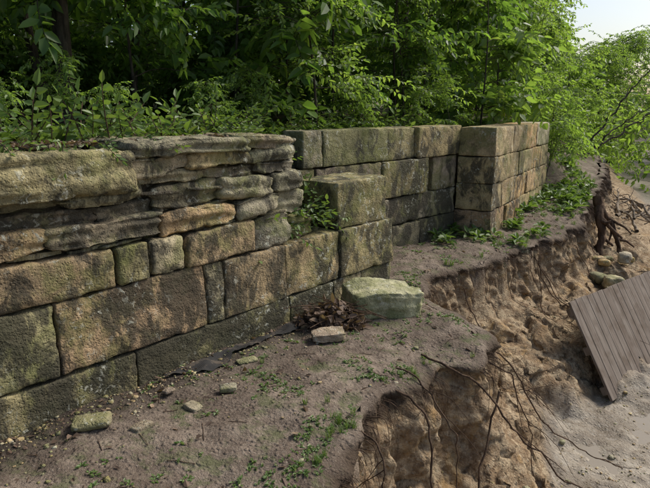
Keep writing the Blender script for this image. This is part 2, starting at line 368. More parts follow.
def core(s0,s1,z0,z1,n0,n1,O=A,d=d1,nb=nb1):
    rblock(mb,(*(O+d*(s0+s1)/2+nb*(n0+n1)/2),(z0+z1)/2),((s1-s0)/2,(n1-n0)/2,(z1-z0)/2),frame(d,nb),rad=.02,amp=.02,warp=.015,tone=(.06,.05,.036),stain=.5,step=.08)
core(-3,2.3,-.2,1.4,.10,.5);core(2.2,3.74,-.2,.64,.06,.55)
mb.build('stone_wall',[STONE])
# recessed wall
mb=MB()
O2=np.array([-.38,5.94]);d2=np.array([.707,.707]);nb2=np.array([-.707,.707])
cr2=dict(rad=.014,amp=.010,warp=.008,step=.03,gap=.004)
course(mb,O2,d2,nb2,-.2,.3,[0,.9,1.75,2.35,3.2],['olive','grey','dark','olive'],stain=.75,**cr2)
course(mb,O2,d2,nb2,.3,.66,[0,1.1,1.62,2.3,3.2],['olive','grey','dark','grey'],stain=.65,offs=[0,-.03,.0,.04],**cr2)
course(mb,O2,d2,nb2,.66,1.12,[0,.4,1.5,2.46,2.62,3.2],['olive','grey','olive','dark','grey'],stain=.5,offs=[0,0,-.02,.12,.03],**cr2)
course(mb,O2,d2,nb2,1.12,1.52,[0.2,.5,1.62,2.2,3.2],['grey','olive','olive','tan'],stain=.35,offs=[0,0,.03,-.01],**cr2)
core(0,3.2,-.2,1.45,.12,.42,O2,d2,nb2)
for (z0,z1,bd,kd,st) in [(-.3,.35,[0,.75,1.5,2.4,3.6],['tan','orange','tan','tan'],.4),(.35,.73,[0,.5,1.3,2.0,2.9,3.65],['tan','tan','orange','tan','tan'],.3),
      (.73,1.1,[0,.8,1.4,2.3,3.1,3.6],['tan','tan','tan','orange','tan'],.3),(1.1,1.5,[0,.98,1.8,2.6,3.62],['tan','tan','orange','pale'],.1)]:
    course(mb,C,d4,nb4,z0,z1,bd,kd,depth=.52,stain=st,**cr2)
course(mb,C,d4,nb4,-.1,.75,[3.66,4.0],['orange'],depth=.4,stain=.2,set_=.1,rad=.05,amp=.03,warp=.03)  # both wall-end stones: orange of the sunlight put into their tone
course(mb,C,d4,nb4,.7,1.15,[3.64,3.9],['orange'],depth=.35,stain=.2,set_=.1,rad=.05,amp=.03,warp=.03)
core(0.1,3.5,-.2,1.44,.08,.46,C,d4,nb4)
mb.build('stone_wall.001',[STONE])
# loose stones
def rot2(a): return np.array([math.cos(a),math.sin(a)]),np.array([-math.sin(a),math.cos(a)])
def rock(name,x,y,h,ang,kind,zoff=0,tilt=(0,0),**k):
    mb=MB();d,n=rot2(ang);kk=dict(rad=.02,amp=.014,warp=.02,step=.014,taper=.4,strata=.006,stain=.0);kk.update(k)
    rblock(mb,(x,y,gz(x,y)+h[2]*.7+zoff),h,frame(d,n,*tilt),tone=tone(kind),**kk);mb.build(name,[STONE])
rock('stone_block',.50,4.86,(.31,.21,.125),R(14),'cream',.015,tilt=(-.05,.06),rad=.022,amp=.018,warp=.03,taper=.18,stain=-.2)
rock('rock',.03,4.2,(.14,.09,.034),R(10),'grey',.015,rad=.014,strata=.01,taper=.5)
for x,y,h,a in [(-1.30,2.9,(.10,.07,.026),.3),(-1.02,2.9,(.065,.045,.022),1),(-.79,3.16,(.07,.05,.02),2.4),(-.6,3.33,(.06,.045,.018),.2),(-.56,3.8,(.07,.035,.014),.5),(.3,5.2,(.06,.05,.025),1.),(-.98,3.3,(.035,.03,.015),1)]:
    rock('rock',x,y,h,a,'grey',.002)
for k in range(7):
    x=rng.uniform(3.9,5.4);y=x*1.45+rng.uniform(2.0,2.7);s=rng.uniform(.07,.17)
    rock('rock',x,y,(s,s*.7,s*.5),rng.uniform(0,6),rng.choice(['orange','tan','grey']),rad=.06,step=.03)
for x,y,s in [(4.35,8.35,.16),(4.15,8.0,.1),(4.75,8.9,.13),(4.55,8.1,.08)]:
    rock('rock',x,y,(s,s*.75,s*.7),rng.uniform(0,6),'pale',.05,rad=.05,step=.025,stain=-1)
# gravel
mb=MB()
cand=np.vstack([rng.uniform([-1.5,2.2],[7,12],(22000,2)),wp(0,0)+rng.uniform(-.3,4,(2500,1))*d1-np.abs(rng.normal(0,.16,(2500,1)))*nb1]);zz,dd_,b_,e_,f_,_q=ground_eval(cand)
pr=np.where(b_>.3,.14,np.where(e_>.5,.4,np.where((dd_<0)&(f_<.1),.17,0)));pr=pr*(.2+1.4*ss(.42,.62,fbm(np.c_[cand*1.5,0*zz],3)));pr[22000:]=.4
sel=np.where(rng.random(len(cand))<pr)[0];rng.shuffle(sel);sel=sel[:5600]
ico=[(-1,-1,-1),(1,-1,-1),(1,1,-1),(-1,1,-1),(-1,-1,1),(1,-1,1),(1,1,1),(-1,1,1)];ico=np.array(ico,float)*.58
qf=np.array([[0,3,2,1],[4,5,6,7],[0,1,5,4],[1,2,6,5],[2,3,7,6],[3,0,4,7]])
for q in sel:
    r=rng.uniform(.004,.012)*(1+2.2*rng.random()**8)*(1 if dd_[q]<0 else 1.5);vv=ico*rng.uniform(.6,1.3,(8,3))*np.array([1,.8,.5])*r;a=rng.uniform(0,6);c_,s_=math.cos(a),math.sin(a)
    vv=vv@np.array([[c_,s_,0],[-s_,c_,0],[0,0,1]])
    t=tone(rng.choice(['tan','grey','pale','tan']));mb.add(vv+np.array([*cand[q],zz[q]+.002]),qf,(*t,0))
mb.build('gravel',[STONE],True)
# ---------------------------------------------------------------- leaves
def leafgeo(L,W,fold=.25,droop=.2):
    v=np.array([(0,0,0),(L*.3,W*.5,fold*W*.5),(L*.68,W*.38,fold*W*.38-droop*L*.3),(L,0,-droop*L*.7),(L*.68,-W*.38,fold*W*.38-droop*L*.3),(L*.3,-W*.5,fold*W*.5)])
    return v,np.array([[0,3,2,1],[0,5,4,3]])
def rotm(az,pt,ro):
    az,pt,ro=np.broadcast_arrays(np.asarray(az,float),pt,ro);ca,sa,cp,sp,cr_,sr=np.cos(az),np.sin(az),np.cos(pt),np.sin(pt),np.cos(ro),np.sin(ro)
    z=np.zeros_like(ca);o=np.ones_like(ca)
    Rz=np.stack([ca,-sa,z,sa,ca,z,z,z,o],-1).reshape(*ca.shape,3,3);Ry=np.stack([cp,z,-sp,z,o,z,sp,z,cp],-1).reshape(*ca.shape,3,3)
    Rx=np.stack([o,z,z,z,cr_,-sr,z,sr,cr_],-1).reshape(*ca.shape,3,3);return Rz@Ry@Rx
def spray(L,nl,ll,r):
    V=[];F=[];Cc=[];MI=[];n=0
    t=np.linspace(0,1,5);pts=np.c_[t*L,np.sin(t*2)*L*.08*r.uniform(-1,1),-t**2*L*r.uniform(.05,.3)]
    tv,tf=tube(pts,np.linspace(.005,.002,5),3);V.append(tv);F.append(tf);Cc.append(np.tile((.3,.2,0,1),(len(tv),1)));MI.append(np.ones(len(tf)));n+=len(tv)
    for k in range(nl):
        u=.15+.85*k/(nl-1);p=np.array([np.interp(u,t,pts[:,q]) for q in range(3)])
        side=1 if k%2 else -1
        if k==nl-1: side=.1
        lv,lf=leafgeo(ll*r.uniform(.6,1.2),ll*r.uniform(.38,.58),r.uniform(.05,.5),r.uniform(0,.6))
        M=rotm(side*r.uniform(.5,1.4),r.uniform(-.8,.3),r.uniform(-.7,.7));lv=lv@M.T+p
        V.append(lv);F.append(lf+n);n+=6;c=(r.random(),r.random()*.95,0,1);Cc.append(np.tile(c,(6,1)));MI.append(np.zeros(2))
    return np.concatenate(V),np.concatenate(F),np.concatenate(Cc),np.concatenate(MI).astype(int)
def scatter(mb,tmpl,pos,az,pt,ro,sc,hue=None,leafmi=0,woodmi=1):
    pos=np.asarray(pos,float);k=len(pos);which=rng.integers(0,len(tmpl),k);M=rotm(az,pt,ro);sc=np.broadcast_to(sc,(k,))
    for w in range(len(tmpl)):
        ix=np.where(which==w)[0]
        if len(ix)==0:continue
        V,F,Cc,MI=tmpl[w]
        vv=np.einsum('kij,nj->kni',M[ix],V)*sc[ix][:,None,None]+pos[ix][:,None]
        cc=np.tile(Cc,(len(ix),1,1));cc[:,:,0]=np.clip(cc[:,:,0]*.6+.4*rng.random(len(ix))[:,None],0,1)
        if hue is not None: cc[:,:,0]=np.clip(cc[:,:,0]+hue,0,1)
        ff=F[None]+np.arange(len(ix))[:,None,None]*len(V)
        for mi,tg in ((0,leafmi),(1,woodmi)):
            q=MI==mi
            if not q.any():continue
            if mi==0: mb.add(vv.reshape(-1,3),ff[:,q].reshape(-1,4),cc.reshape(-1,4),tg);base=mb.n-len(ix)*len(V)
            else:
                mb.f.append(ff[:,q].reshape(-1,4)+base);mb.m.append(np.full(len(ix)*q.sum(),tg))
SP=[spray(.55,11,.15,rng) for _ in range(6)]
SPS=[spray(.3,9,.065,rng) for _ in range(5)]
SPM=[spray(.5,15,.085,rng) for _ in range(5)]
SPL=[spray(.6,8,.22,rng) for _ in range(4)]
def sapling(name,h,nsp,spread,z0,leaf=LEAF,stem=.02,sc=1.,tm=SP):
    mb=MB();r=rng
    t=np.linspace(0,1,10);ph=r.uniform(0,6,2)
    st=np.c_[np.sin(t*3+ph[0])*.22*t,np.sin(t*2.4+ph[1])*.25*t,t*h]
    v,f=tube(st,stem*(1-.75*t),7);mb.add(v,f,(.3,.3,.3,1),1)
    pos=[];az=[]
    nb=14
    for k in range(nb):
        u=r.uniform(z0/h,1);b0=np.array([np.interp(u,t,st[:,q]) for q in range(3)]);a=r.uniform(0,6.28);L=spread*r.uniform(.5,1)*(1.1-.5*u)
        w=np.linspace(0,1,6);bp=b0+np.c_[np.cos(a)*w*L,np.sin(a)*w*L,(w*.35-w**2*.25)*L+np.sin(w*5+k)*.04]
        v,f=tube(bp,stem*.4*(1-.8*w),4);mb.add(v,f,(.3,.3,.3,1),1)
        for q in range(nsp//nb):
            w_=r.uniform(.15,1);pos.append([np.interp(w_,w,bp[:,c]) for c in range(3)]);az.append(a+r.normal(0,.9))
    k=len(pos);pos=np.array(pos)+r.normal(0,.07,(k,3))
    scatter(mb,tm,pos,az,r.normal(-.1,.35,k),r.normal(0,.4,k),r.uniform(.7,1.15,k)*sc)
    return mb.build(name,[leaf,BARK],False,False)
def tree(name,h,rad,z0,cr_,ncl,leaf,seed,sc=1.,tm=SP):
    mb=MB();r=np.random.default_rng(seed);t=np.linspace(0,1,14)
    st=np.c_[np.sin(t*2.5+seed)*.35*t,np.sin(t*2+seed*2)*.35*t,t*h-.3]
    v,f=tube(st,rad*(1.15-.9*t)+rad*.5*np.exp(-t*25),10);mb.add(v,f,(.3,.3,.3,1),1)
    pos=[];az=[]
    for k in range(ncl):
        u=(z0+(h-z0)*r.random()**.8)/h;b0=np.array([np.interp(u,t,st[:,q]) for q in range(3)]);a=r.uniform(0,6.28)
        L=cr_*r.uniform(.35,1)*math.sqrt(max(.15,1-((u-.55)/.6)**2));w=np.linspace(0,1,7)
        bp=b0+np.c_[np.cos(a+w*.3)*w*L,np.sin(a+w*.3)*w*L,(w*.5-w**2*.35)*L+np.sin(w*6+k)*.08]
        v,f=tube(bp,rad*.28*(1-.85*w),5);mb.add(v,f,(.3,.3,.3,1),1)
        for q in range(22):
            w_=r.uniform(.3,1.05);pos.append(np.array([np.interp(w_,w,bp[:,c]) for c in range(3)])+r.normal(0,.28,3));az.append(a+r.normal(0,1.2))
    k=len(pos);scatter(mb,tm,pos,az,r.normal(-.15,.4,k),r.normal(0,.5,k),r.uniform(.8,1.3,k)*sc)
    return mb.build(name,[leaf,BARK],False,False)
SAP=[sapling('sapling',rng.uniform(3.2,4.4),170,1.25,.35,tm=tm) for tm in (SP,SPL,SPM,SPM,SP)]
SAPB=[sapling('sapling_sun_tint',rng.uniform(2.6,3.6),170,1.1,.3,LEAFB,tm=tm) for tm in (SP,SPM,SPL)]
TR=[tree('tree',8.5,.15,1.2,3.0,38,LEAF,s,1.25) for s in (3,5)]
TRB=[tree('tree_sun_tint',8.0,.11,.6,3.0,52,LEAFB,s,1.6,SPM) for s in (8,11)]
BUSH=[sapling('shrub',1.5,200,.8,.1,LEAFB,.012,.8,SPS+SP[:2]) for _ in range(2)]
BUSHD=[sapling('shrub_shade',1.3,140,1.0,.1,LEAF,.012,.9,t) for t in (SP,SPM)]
def place(name,me,x,y,sc=1,dz=-.05): return inst(name,me,(x,y,gz(x,y)+dz),rng.uniform(0,6.28),sc)
for x,y in [(-4.6,5.2),(-3.5,5.5),(-1.9,6.3),(-1.2,7.1),(-.5,7.6),(.2,8.3),(.9,9.0),(1.7,9.9),(2.3,10.8),(3.0,12.0),(-4.3,7.4),(-3.0,8.4),(-1.8,8.9),(-.4,9.9),(1.0,11.0),(-4.8,9.9),(-1.4,11.3),(3.4,13.8)]:
    place('sapling_tree',SAP[rng.integers(5)],x+rng.uniform(-.2,.2),y+rng.uniform(-.2,.2),rng.uniform(.85,1.15))
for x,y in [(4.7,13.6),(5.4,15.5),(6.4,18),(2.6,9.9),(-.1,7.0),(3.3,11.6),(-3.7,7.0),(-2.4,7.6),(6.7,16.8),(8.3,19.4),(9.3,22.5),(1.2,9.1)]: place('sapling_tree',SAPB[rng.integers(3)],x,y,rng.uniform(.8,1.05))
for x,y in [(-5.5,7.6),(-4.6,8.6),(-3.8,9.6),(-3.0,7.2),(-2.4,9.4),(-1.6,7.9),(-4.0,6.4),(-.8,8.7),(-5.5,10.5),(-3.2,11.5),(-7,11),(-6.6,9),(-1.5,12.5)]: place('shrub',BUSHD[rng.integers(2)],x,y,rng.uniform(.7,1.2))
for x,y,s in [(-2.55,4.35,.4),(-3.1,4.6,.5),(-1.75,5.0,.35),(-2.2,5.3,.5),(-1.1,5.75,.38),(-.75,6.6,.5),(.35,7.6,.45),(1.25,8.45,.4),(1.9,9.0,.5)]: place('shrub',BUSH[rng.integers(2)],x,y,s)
def trunk(name,x,y,r0,h,lean,seed):
    t=np.linspace(0,1,16);mb=MB()
    p=np.c_[x+lean[0]*t+np.sin(t*7+seed)*.07,y+lean[1]*t+np.cos(t*6+seed)*.06,gz(x,y)-.1+t*h]
    v,f=tube(p,r0*(1-.45*t)+r0*.5*np.exp(-t*30),14);v=v+(fbm(v*5,3)-.5)[:,None]*.04;mb.add(v,f,(.3,.3,.3,1),1)
    pos=[];az=[]
    for k in range(14):
        u=rng.uniform(.12,1);b0=np.array([np.interp(u,t,p[:,q]) for q in range(3)]);a=rng.uniform(0,6.28);L=rng.uniform(.8,2.0);w=np.linspace(0,1,7)
        bp=b0+np.c_[np.cos(a)*w*L,np.sin(a)*w*L,(w*.6-w**2*.5)*L];v,f=tube(bp,r0*.2*(1-.8*w),5);mb.add(v,f,(.3,.3,.3,1),1)
        for q in range(14): w_=rng.uniform(.3,1);pos.append(np.array([np.interp(w_,w,bp[:,c]) for c in range(3)])+rng.normal(0,.2,3));az.append(a+rng.normal(0,1))
    k=len(pos);scatter(mb,SP,pos,az,rng.normal(-.15,.35,k),rng.normal(0,.4,k),rng.uniform(.8,1.2,k))
    mb.build(name,[LEAF,BARK],True)
trunk('tree',-2.75,6.1,.085,6,(.3,.4),1);trunk('tree',-3.05,6.5,.055,6,(-.5,.3),2);trunk('tree',-2.15,6.9,.04,6,(.25,.3),4);trunk('tree',-.3,9.5,.05,6,(.3,.2),9)
for x,y in [(-9,11),(-5.6,12.4),(-3.2,14),(-.6,13.6),(1.8,14.8),(3.2,19.5),(-7,8)]:
    place('tree',TR[rng.integers(2)],x,y,rng.uniform(.9,1.2))
for x,y in [(6.4,20.5),(7.2,24.5),(8.9,29),(5.5,27.5),(12,36),(10.2,33),(14,31)]: place('tree',TRB[rng.integers(2)],x,y,rng.uniform(.65,.85))
for x,y in [(19.5,30),(23,38),(17,35)]:
    place('tree',TRB[rng.integers(2)],x,y,rng.uniform(.8,1.0))
for x,y in [(4.35,11.4),(4.7,12.2),(5.3,13.1),(4.1,12.4),(5.9,14.6),(6.6,16.2),(3.8,11.9),(7.6,18.5)]: place('shrub',BUSH[rng.integers(2)],x,y,rng.uniform(.65,1.05))
# distant trees
mb=MB();K=6500;az=rng.uniform(R(-42),R(42),K);dist=rng.uniform(24,55,K)
top=np.where(az>R(20.5),3.5+5*fbm(np.c_[az*18,az*0,az*0],3),12)
zc=rng.random(K)*top*(dist/45)
pos=np.c_[np.sin(az)*dist,np.cos(az)*dist,zc+gzs(np.c_[np.sin(az)*dist,np.cos(az)*dist])*.8]
keep=~((az>R(24))&(zc>3)&(rng.random(K)<.5));pos=pos[keep];k=len(pos)
scatter(mb,SP+SPM,pos,rng.uniform(0,6.28,k),rng.normal(0,.5,k),rng.normal(0,.6,k),np.where(az[keep]>R(18),rng.uniform(1.4,2.2,k),rng.uniform(2.2,3.4,k)),hue=.15)
for q in range(40):
    a=rng.uniform(R(-40),R(17));dd=rng.uniform(26,50);x,y=math.sin(a)*dd,math.cos(a)*dd;t=np.linspace(0,1,6)
    v,f=tube(np.c_[x+t*rng.uniform(-.8,.8),y+0*t,gz(x,y)-.2+t*rng.uniform(8,11)],.16*(1-.7*t),6);mb.add(v,f,(.3,.3,.3,1),1)
mb.build('distant_trees',[LEAFB,BARK],False)
# ground plants
def rosette(nl,L,up,r):
    V=[];F=[];Cc=[];n=0
    for k in range(nl):
        lv,lf=leafgeo(L*r.uniform(.6,1.1),L*r.uniform(.4,.6),.3,.4);lv=lv+np.array([L*.25,0,0])
        M=rotm(r.uniform(0,6.28),r.uniform(.1,up),r.uniform(-.3,.3));lv=lv@M.T+np.array([0,0,r.uniform(0,L*.7*up)])
        V.append(lv);F.append(lf+n);n+=6;Cc.append(np.tile((r.random(),r.random(),0,1),(6,1)))
    return np.concatenate(V),np.concatenate(F),np.concatenate(Cc),np.zeros(len(F)*2,int)
def tuft(nl,H,r):
    V=[];F=[];Cc=[];n=0
    for k in range(nl):
        a=r.uniform(0,6.28);h=H*r.uniform(.5,1.1);b=r.uniform(.2,.9)*h;w=.0028;c,s=math.cos(a),math.sin(a);o=r.normal(0,.015,2)
        pts=[(0,0),(b*.3,h*.6),(b,h*.9)];vv=[]
        for (e,zz_),ww in zip(pts,(w,w*.8,w*.1)): vv+= [(o[0]+c*e-s*ww,o[1]+s*e+c*ww,zz_),(o[0]+c*e+s*ww,o[1]+s*e-c*ww,zz_)]
        V.append(np.array(vv));F.append(np.array([[0,1,3,2],[2,3,5,4]])+n);n+=6;Cc.append(np.tile((r.random(),r.random(),0,1),(6,1)))
    return np.concatenate(V),np.concatenate(F),np.concatenate(Cc),np.zeros(len(F)*2,int)
RO=[rosette(9,.024,.7,rng) for _ in range(5)];ROB=[rosette(12,.07,1.0,rng) for _ in range(5)];TU=[tuft(22,.11,rng) for _ in range(4)]
def ground_scatter(mb,tm,P,sc,sink=.004):
    P=np.asarray(P);k=len(P)
    if k==0:return
    scatter(mb,tm,np.c_[P,gzs(P)-sink],rng.uniform(0,6.28,k),rng.normal(0,.1,k),rng.normal(0,.1,k),sc)
mb=MB()
P=rng.uniform([-1.2,2.2],[1.35,6.2],(10000,2));zz,dd_,b_,e_,f_,_q=ground_eval(P)
den=fbm(np.c_[P*3.6+7,0*zz],4);cen=np.exp(-(((P[:,0]-.02)/.45)**2+((P[:,1]-3.2)/.7)**2))
ed=np.exp(-(dd_+.12)**2/.02)
pr=(dd_<-.01)*(f_<.1)*np.clip(ss(.44,.62,den)*(.09+.6*cen+.5*ed),0,1)
q=P[rng.random(len(P))<pr];ground_scatter(mb,RO,q,rng.uniform(.5,1.2,len(q)))
P2=rng.uniform([1,6],[5.5,13.5],(5200,2));zz,dd_,b_,e_,f_,_q=ground_eval(P2)
pr=(dd_<0)*(f_<.4)*ss(.40,.53,fbm(np.c_[P2*1.6,0*zz],3))*ss(6.2,9.2,P2[:,1])
k2=P2[rng.random(len(P2))<pr];ground_scatter(mb,RO+ROB[:1],k2,1.8)
S=rng.uniform(-1.5,3.2,1500);N=.42+np.abs(rng.normal(0,1.0,1500));PT=A+S[:,None]*d1+N[:,None]*nb1
PT=PT[fbm(np.c_[PT*2.0,0*S],3)>.52];ground_scatter(mb,ROB+RO,PT,rng.uniform(.6,1.9,len(PT)))
k=380;S=rng.uniform(-1.2,3.4,k);N=.36+np.abs(rng.normal(0,.6,k));PT=A+S[:,None]*d1+N[:,None]*nb1
scatter(mb,SPS,np.c_[PT,np.maximum(gzs(PT),np.where((S<2.2)&(N<.5),1.5,0))],rng.uniform(0,6.28,k),rng.uniform(.2,1.4,k),rng.normal(0,.4,k),rng.uniform(.5,1.4,k))
S=rng.uniform(2.2,9,900);N=1.25+np.abs(rng.normal(0,.8,900));PT=A+S[:,None]*d1+N[:,None]*nb1;ground_scatter(mb,ROB,PT,1.1)
k=160;u=rng.uniform(0,3.0,k);PT=O2+u[:,None]*d2+rng.uniform(.4,.9,k)[:,None]*nb2
scatter(mb,SPS,np.c_[PT,gzs(PT)],rng.uniform(0,6.28,k),rng.uniform(.2,1.4,k),rng.normal(0,.4,k),rng.uniform(.5,1.4,k))
mb.build('weeds',[WEED,ROOT],False)
mb=MB()
S=rng.uniform(-1.5,2.4,420);N=.45+np.abs(rng.normal(0,.5,420));PT=A+S[:,None]*d1+N[:,None]*nb1;ground_scatter(mb,TU,PT,1.2)
P=rng.uniform([-.6,2.5],[1.3,4.5],(1500,2));zz,dd_,b_,e_,f_,_q=ground_eval(P)
pr=(dd_<-.0)*(.5*np.exp(-(dd_+.05)**2/.004)+.12*np.exp(-(((P[:,0]-.1)/.35)**2+((P[:,1]-3.1)/.5)**2)))*ss(.45,.6,fbm(np.c_[P*3,0*zz],3));ground_scatter(mb,TU,P[rng.random(1500)<pr],.55)
P=rng.uniform([1.2,6.3],[6,14],(2400,2));zz,dd_,b_,e_,f_,_q=ground_eval(P);pr=(dd_<-.0)*(.35*ss(-.5,0,dd_)+.25*ss(8,11,P[:,1]));ground_scatter(mb,TU,P[rng.random(2400)<pr],.95)
mb.build('grass',[WEED,ROOT],False)
mb=MB();k=320;S=rng.normal(2.5,.26,k);N=rng.uniform(.1,1.0,k);PT=A+S[:,None]*d1+N[:,None]*nb1
ZZ=np.maximum(gzs(PT),.72)+rng.uniform(0,.18,k);scatter(mb,SPS,np.c_[PT,ZZ],rng.uniform(0,6.28,k),rng.normal(.15,.45,k),rng.normal(0,.4,k),.9)
k=90;S=rng.uniform(-.6,2.0,k);N=rng.uniform(.02,.3,k);PT=A+S[:,None]*d1+N[:,None]*nb1;kp=fbm(np.c_[S*2.2,0*S,0*S],2)>.52;PT=PT[kp];k=len(PT)
scatter(mb,SPS,np.c_[PT,np.full(k,1.56)],math.atan2(-nb1[1],-nb1[0])+rng.normal(0,.8,k),rng.normal(-.15,.3,k),rng.normal(0,.4,k),.7)
mb.build('creeper_vine',[WEED,BARK],False)
# litter
def dleaf(r):
    lv,lf=leafgeo(.06*r.uniform(.6,1.2),.035*r.uniform(.7,1.3),r.uniform(-.6,1.),r.uniform(-.4,.6));return lv,lf,np.tile((r.random(),r.random(),0,1),(6,1)),np.zeros(2,int)
DL=[dleaf(rng) for _ in range(24)]
mb=MB();P=rng.uniform([-1.8,2.1],[1.4,6.4],(6500,2));zz,dd_,b_,e_,f_,dp=ground_eval(P);nw=-((P-A)@nb1)
pr=(dd_<0)*(nw>0.01)*(.07+.6*np.exp(-(nw/.2)**2))*ss(.35,.6,fbm(np.c_[P*3,0*zz],3)+.1);q=P[rng.random(len(P))<pr];k=len(q)
scatter(mb,DL,np.c_[q,gzs(q)+.006],rng.uniform(0,6.28,k),rng.normal(0,.25,k),rng.normal(0,.4,k),rng.uniform(.3,1.,k))
k=1000;S=rng.uniform(-1.2,2.6,k);N=rng.uniform(.1,.9,k);PT=A+S[:,None]*d1+N[:,None]*nb1;zt=np.maximum(gzs(PT),np.where(S<2.2,1.54,.7))
scatter(mb,DL,np.c_[PT,zt+.008],rng.uniform(0,6.28,k),rng.normal(0,.25,k),rng.normal(0,.4,k),.8)
q=rng.uniform([1,6],[4.5,11],(900,2));zz,dd_,*_=ground_eval(q);q=q[dd_<-.02];k=len(q);scatter(mb,DL,np.c_[q,gzs(q)+.006],rng.uniform(0,6.28,k),rng.normal(0,.25,k),rng.normal(0,.4,k),.8)
for q in range(90):
    x,y=rng.uniform([-1.6,2.3],[1.2,6]); zz,dd_,*_=ground_eval(np.array([[x,y]]))
    if dd_[0]>-.1 or ((np.array([x,y])-A)@nb1)>-.05: continue
    a=rng.uniform(0,6.28);b=rng.uniform(.02,.09);w=np.linspace(-1,1,4);cx=np.c_[x+w*b*math.cos(a),y+w*b*math.sin(a)]
    v,f=tube(np.c_[cx,gzs(cx)+.004],.002,4);mb.add(v,f,(.3,.3,.3,1),1)
mb.build('leaf_litter',[DEAD,ROOT],False)
mb=MB();k=620;a=rng.uniform(0,6.28,k);rr=np.sqrt(rng.random(k));px=.04+np.cos(a)*rr*.3;py=4.5+np.sin(a)*rr*.2
pz=gzs(np.c_[px,py])+.19*(1-rr**2)*rng.uniform(.3,1.1,k)
scatter(mb,DL,np.c_[px,py,pz],rng.uniform(0,6.28,k),rng.normal(0,.6,k),rng.normal(0,.8,k),rng.uniform(.8,1.5,k))
for q in range(22):
    a=rng.uniform(0,6.28);b=rng.uniform(.15,.4);w=np.linspace(-1,1,6);cx,cy=.06+rng.normal(0,.08),4.5+rng.normal(0,.06)
    v,f=tube(np.c_[cx+w*b*math.cos(a),cy+w*b*math.sin(a),gz(cx,cy)+rng.uniform(.04,.16)+w*rng.uniform(-.06,.06)+.02*np.sin(w*4)],.004,4);mb.add(v,f,(.3,.3,.3,1),1)
mb.build('leaf_pile',[DEAD,ROOT],False)
# geotextile scrap
m,nt=newmat('black_geotextile');g=NG(nt);c=g.coord();w=g.n('ShaderNodeTexWave');g.l(c,w.inputs[0]);w.inputs['Scale'].default_value=55;w.bands_direction='DIAGONAL'
dirt=g.ramp(g.noise(c,12,4,.7),.47,.64)
g.out(g.mix(dirt,g.mix(w.outputs['Fac'],(.014,.014,.015),(.06,.058,.055)),(.10,.082,.066)),.9,g.bump(w.outputs['Fac'],.6,.004),.1);FAB=m
mb=MB();u=np.linspace(0,1,60);w=np.linspace(0,1,16);U,W_=np.meshgrid(u,w,indexing='ij');Uf=U.ravel()
wid=.03+.18*fbm(np.c_[Uf*9,0*Uf,0*Uf],3)*ss(0,.15,Uf)*ss(1,.85,Uf)
pp=wp(1.0,-.06)+U.reshape(-1,1)*d1*1.7-W_.reshape(-1,1)*nb1*wid[:,None]
zf=gzs(pp)+.004+.06*fbm(np.c_[pp*11,pp[:,:1]*0],4)-.018
i=np.arange(59)[:,None]*16;j=np.arange(15)[None];mb.add(np.c_[pp,zf],np.stack([i+j,i+j+1,i+17+j,i+16+j],-1).reshape(-1,4),(0,0,0,1));mb.build('geotextile_fabric',[FAB])
# ---------------------------------------------------------------- roots
def bez(pts,n=26,wig=.02,seed=0):
    pts=np.array(pts,float);t=np.linspace(0,len(pts)-1,n);k=len(pts)
    o=[]
    for q in t:
        i=min(int(q),k-2);u=q-i;p0=pts[max(i-1,0)];p1=pts[i];p2=pts[i+1];p3=pts[min(i+2,k-1)]
        o.append(.5*((2*p1)+(-p0+p2)*u+(2*p0-5*p1+4*p2-p3)*u*u+(-p0+3*p1-3*p2+p3)*u**3))
    o=np.array(o);o+= (np.c_[vn(o*5+seed),vn(o*5+seed+9),vn(o*5+seed+30)]-.5)*2*wig+(np.c_[vn(o*14+seed),vn(o*14+seed+9),vn(o*14+seed+30)]-.5)*wig*.8;return o
def root(pts,r0,r1,name='tree_root',mat=None,wig=.04,fork=3):
    mb=MB();p=bez(pts,44,wig,rng.uniform(0,50));v,f=tube(p,np.linspace(r0,r1,44),7);mb.add(v,f,(.3,.3,.3,1))
    for q in range(fork):
        i=rng.integers(10,36);dirv=(p[min(i+4,43)]-p[i]);dirv/=np.linalg.norm(dirv)+1e-6;e=p[i]+(dirv+rng.normal(0,.5,3))*rng.uniform(.15,.4)
        v,f=tube(bez([p[i],(p[i]+e)/2+rng.normal(0,.03,3),e],10,.015),np.linspace(r0*.5,r1*.4,10),5);mb.add(v,f,(.3,.3,.3,1))
    mb.build(name,[mat or ROOT])
root([(.38,3.5,-.01),(.6,3.35,-.1),(.66,3.2,-.5),(.72,3.0,-.9),(.85,2.8,-1.4)],.009,.005)
root([(.50,3.66,-.01),(.75,3.45,-.1),(.86,3.35,-.5),(.86,3.2,-1.2)],.007,.003)
root([(.70,3.95,-.02),(1.0,3.72,-.08),(1.35,3.6,-.45),(1.75,3.6,-.8),(2.3,3.7,-1.1),(2.9,3.9,-1.3)],.009,.004)
root([(1.1,4.15,-.04),(1.4,4.0,-.2),(1.55,4.0,-.6),(1.65,3.9,-1.3)],.007,.003)
root([(1.15,4.4,-.04),(1.5,4.4,-.3),(1.75,4.3,-.7),(2.2,4.4,-1.1),(2.6,4.5,-1.35)],.008,.004)
root([(.12,3.0,-.0),(.3,2.8,-.06),(.34,2.6,-.4),(.4,2.5,-.9)],.007,.003)
for q in range(20):
    k0=rng.integers(150,len(LIP)-420);p=LIP[k0];nrm=LIPN[k0];tg=np.array([-nrm[1],nrm[0]]);a=rng.normal(0,.5)
    pts=[]
    for w_ in np.linspace(.12,rng.uniform(.7,1.5),5):
        xy=p+nrm*w_+tg*a*w_+rng.normal(0,.05,2);pts.append((*xy,gz(*xy)+rng.uniform(.01,.08)))
    pts[0]=(*pts[0][:2],LIPZ[k0]-rng.uniform(.1,.3))
    root(pts,rng.uniform(.003,.009),.0015,fork=5)
mb=MB()
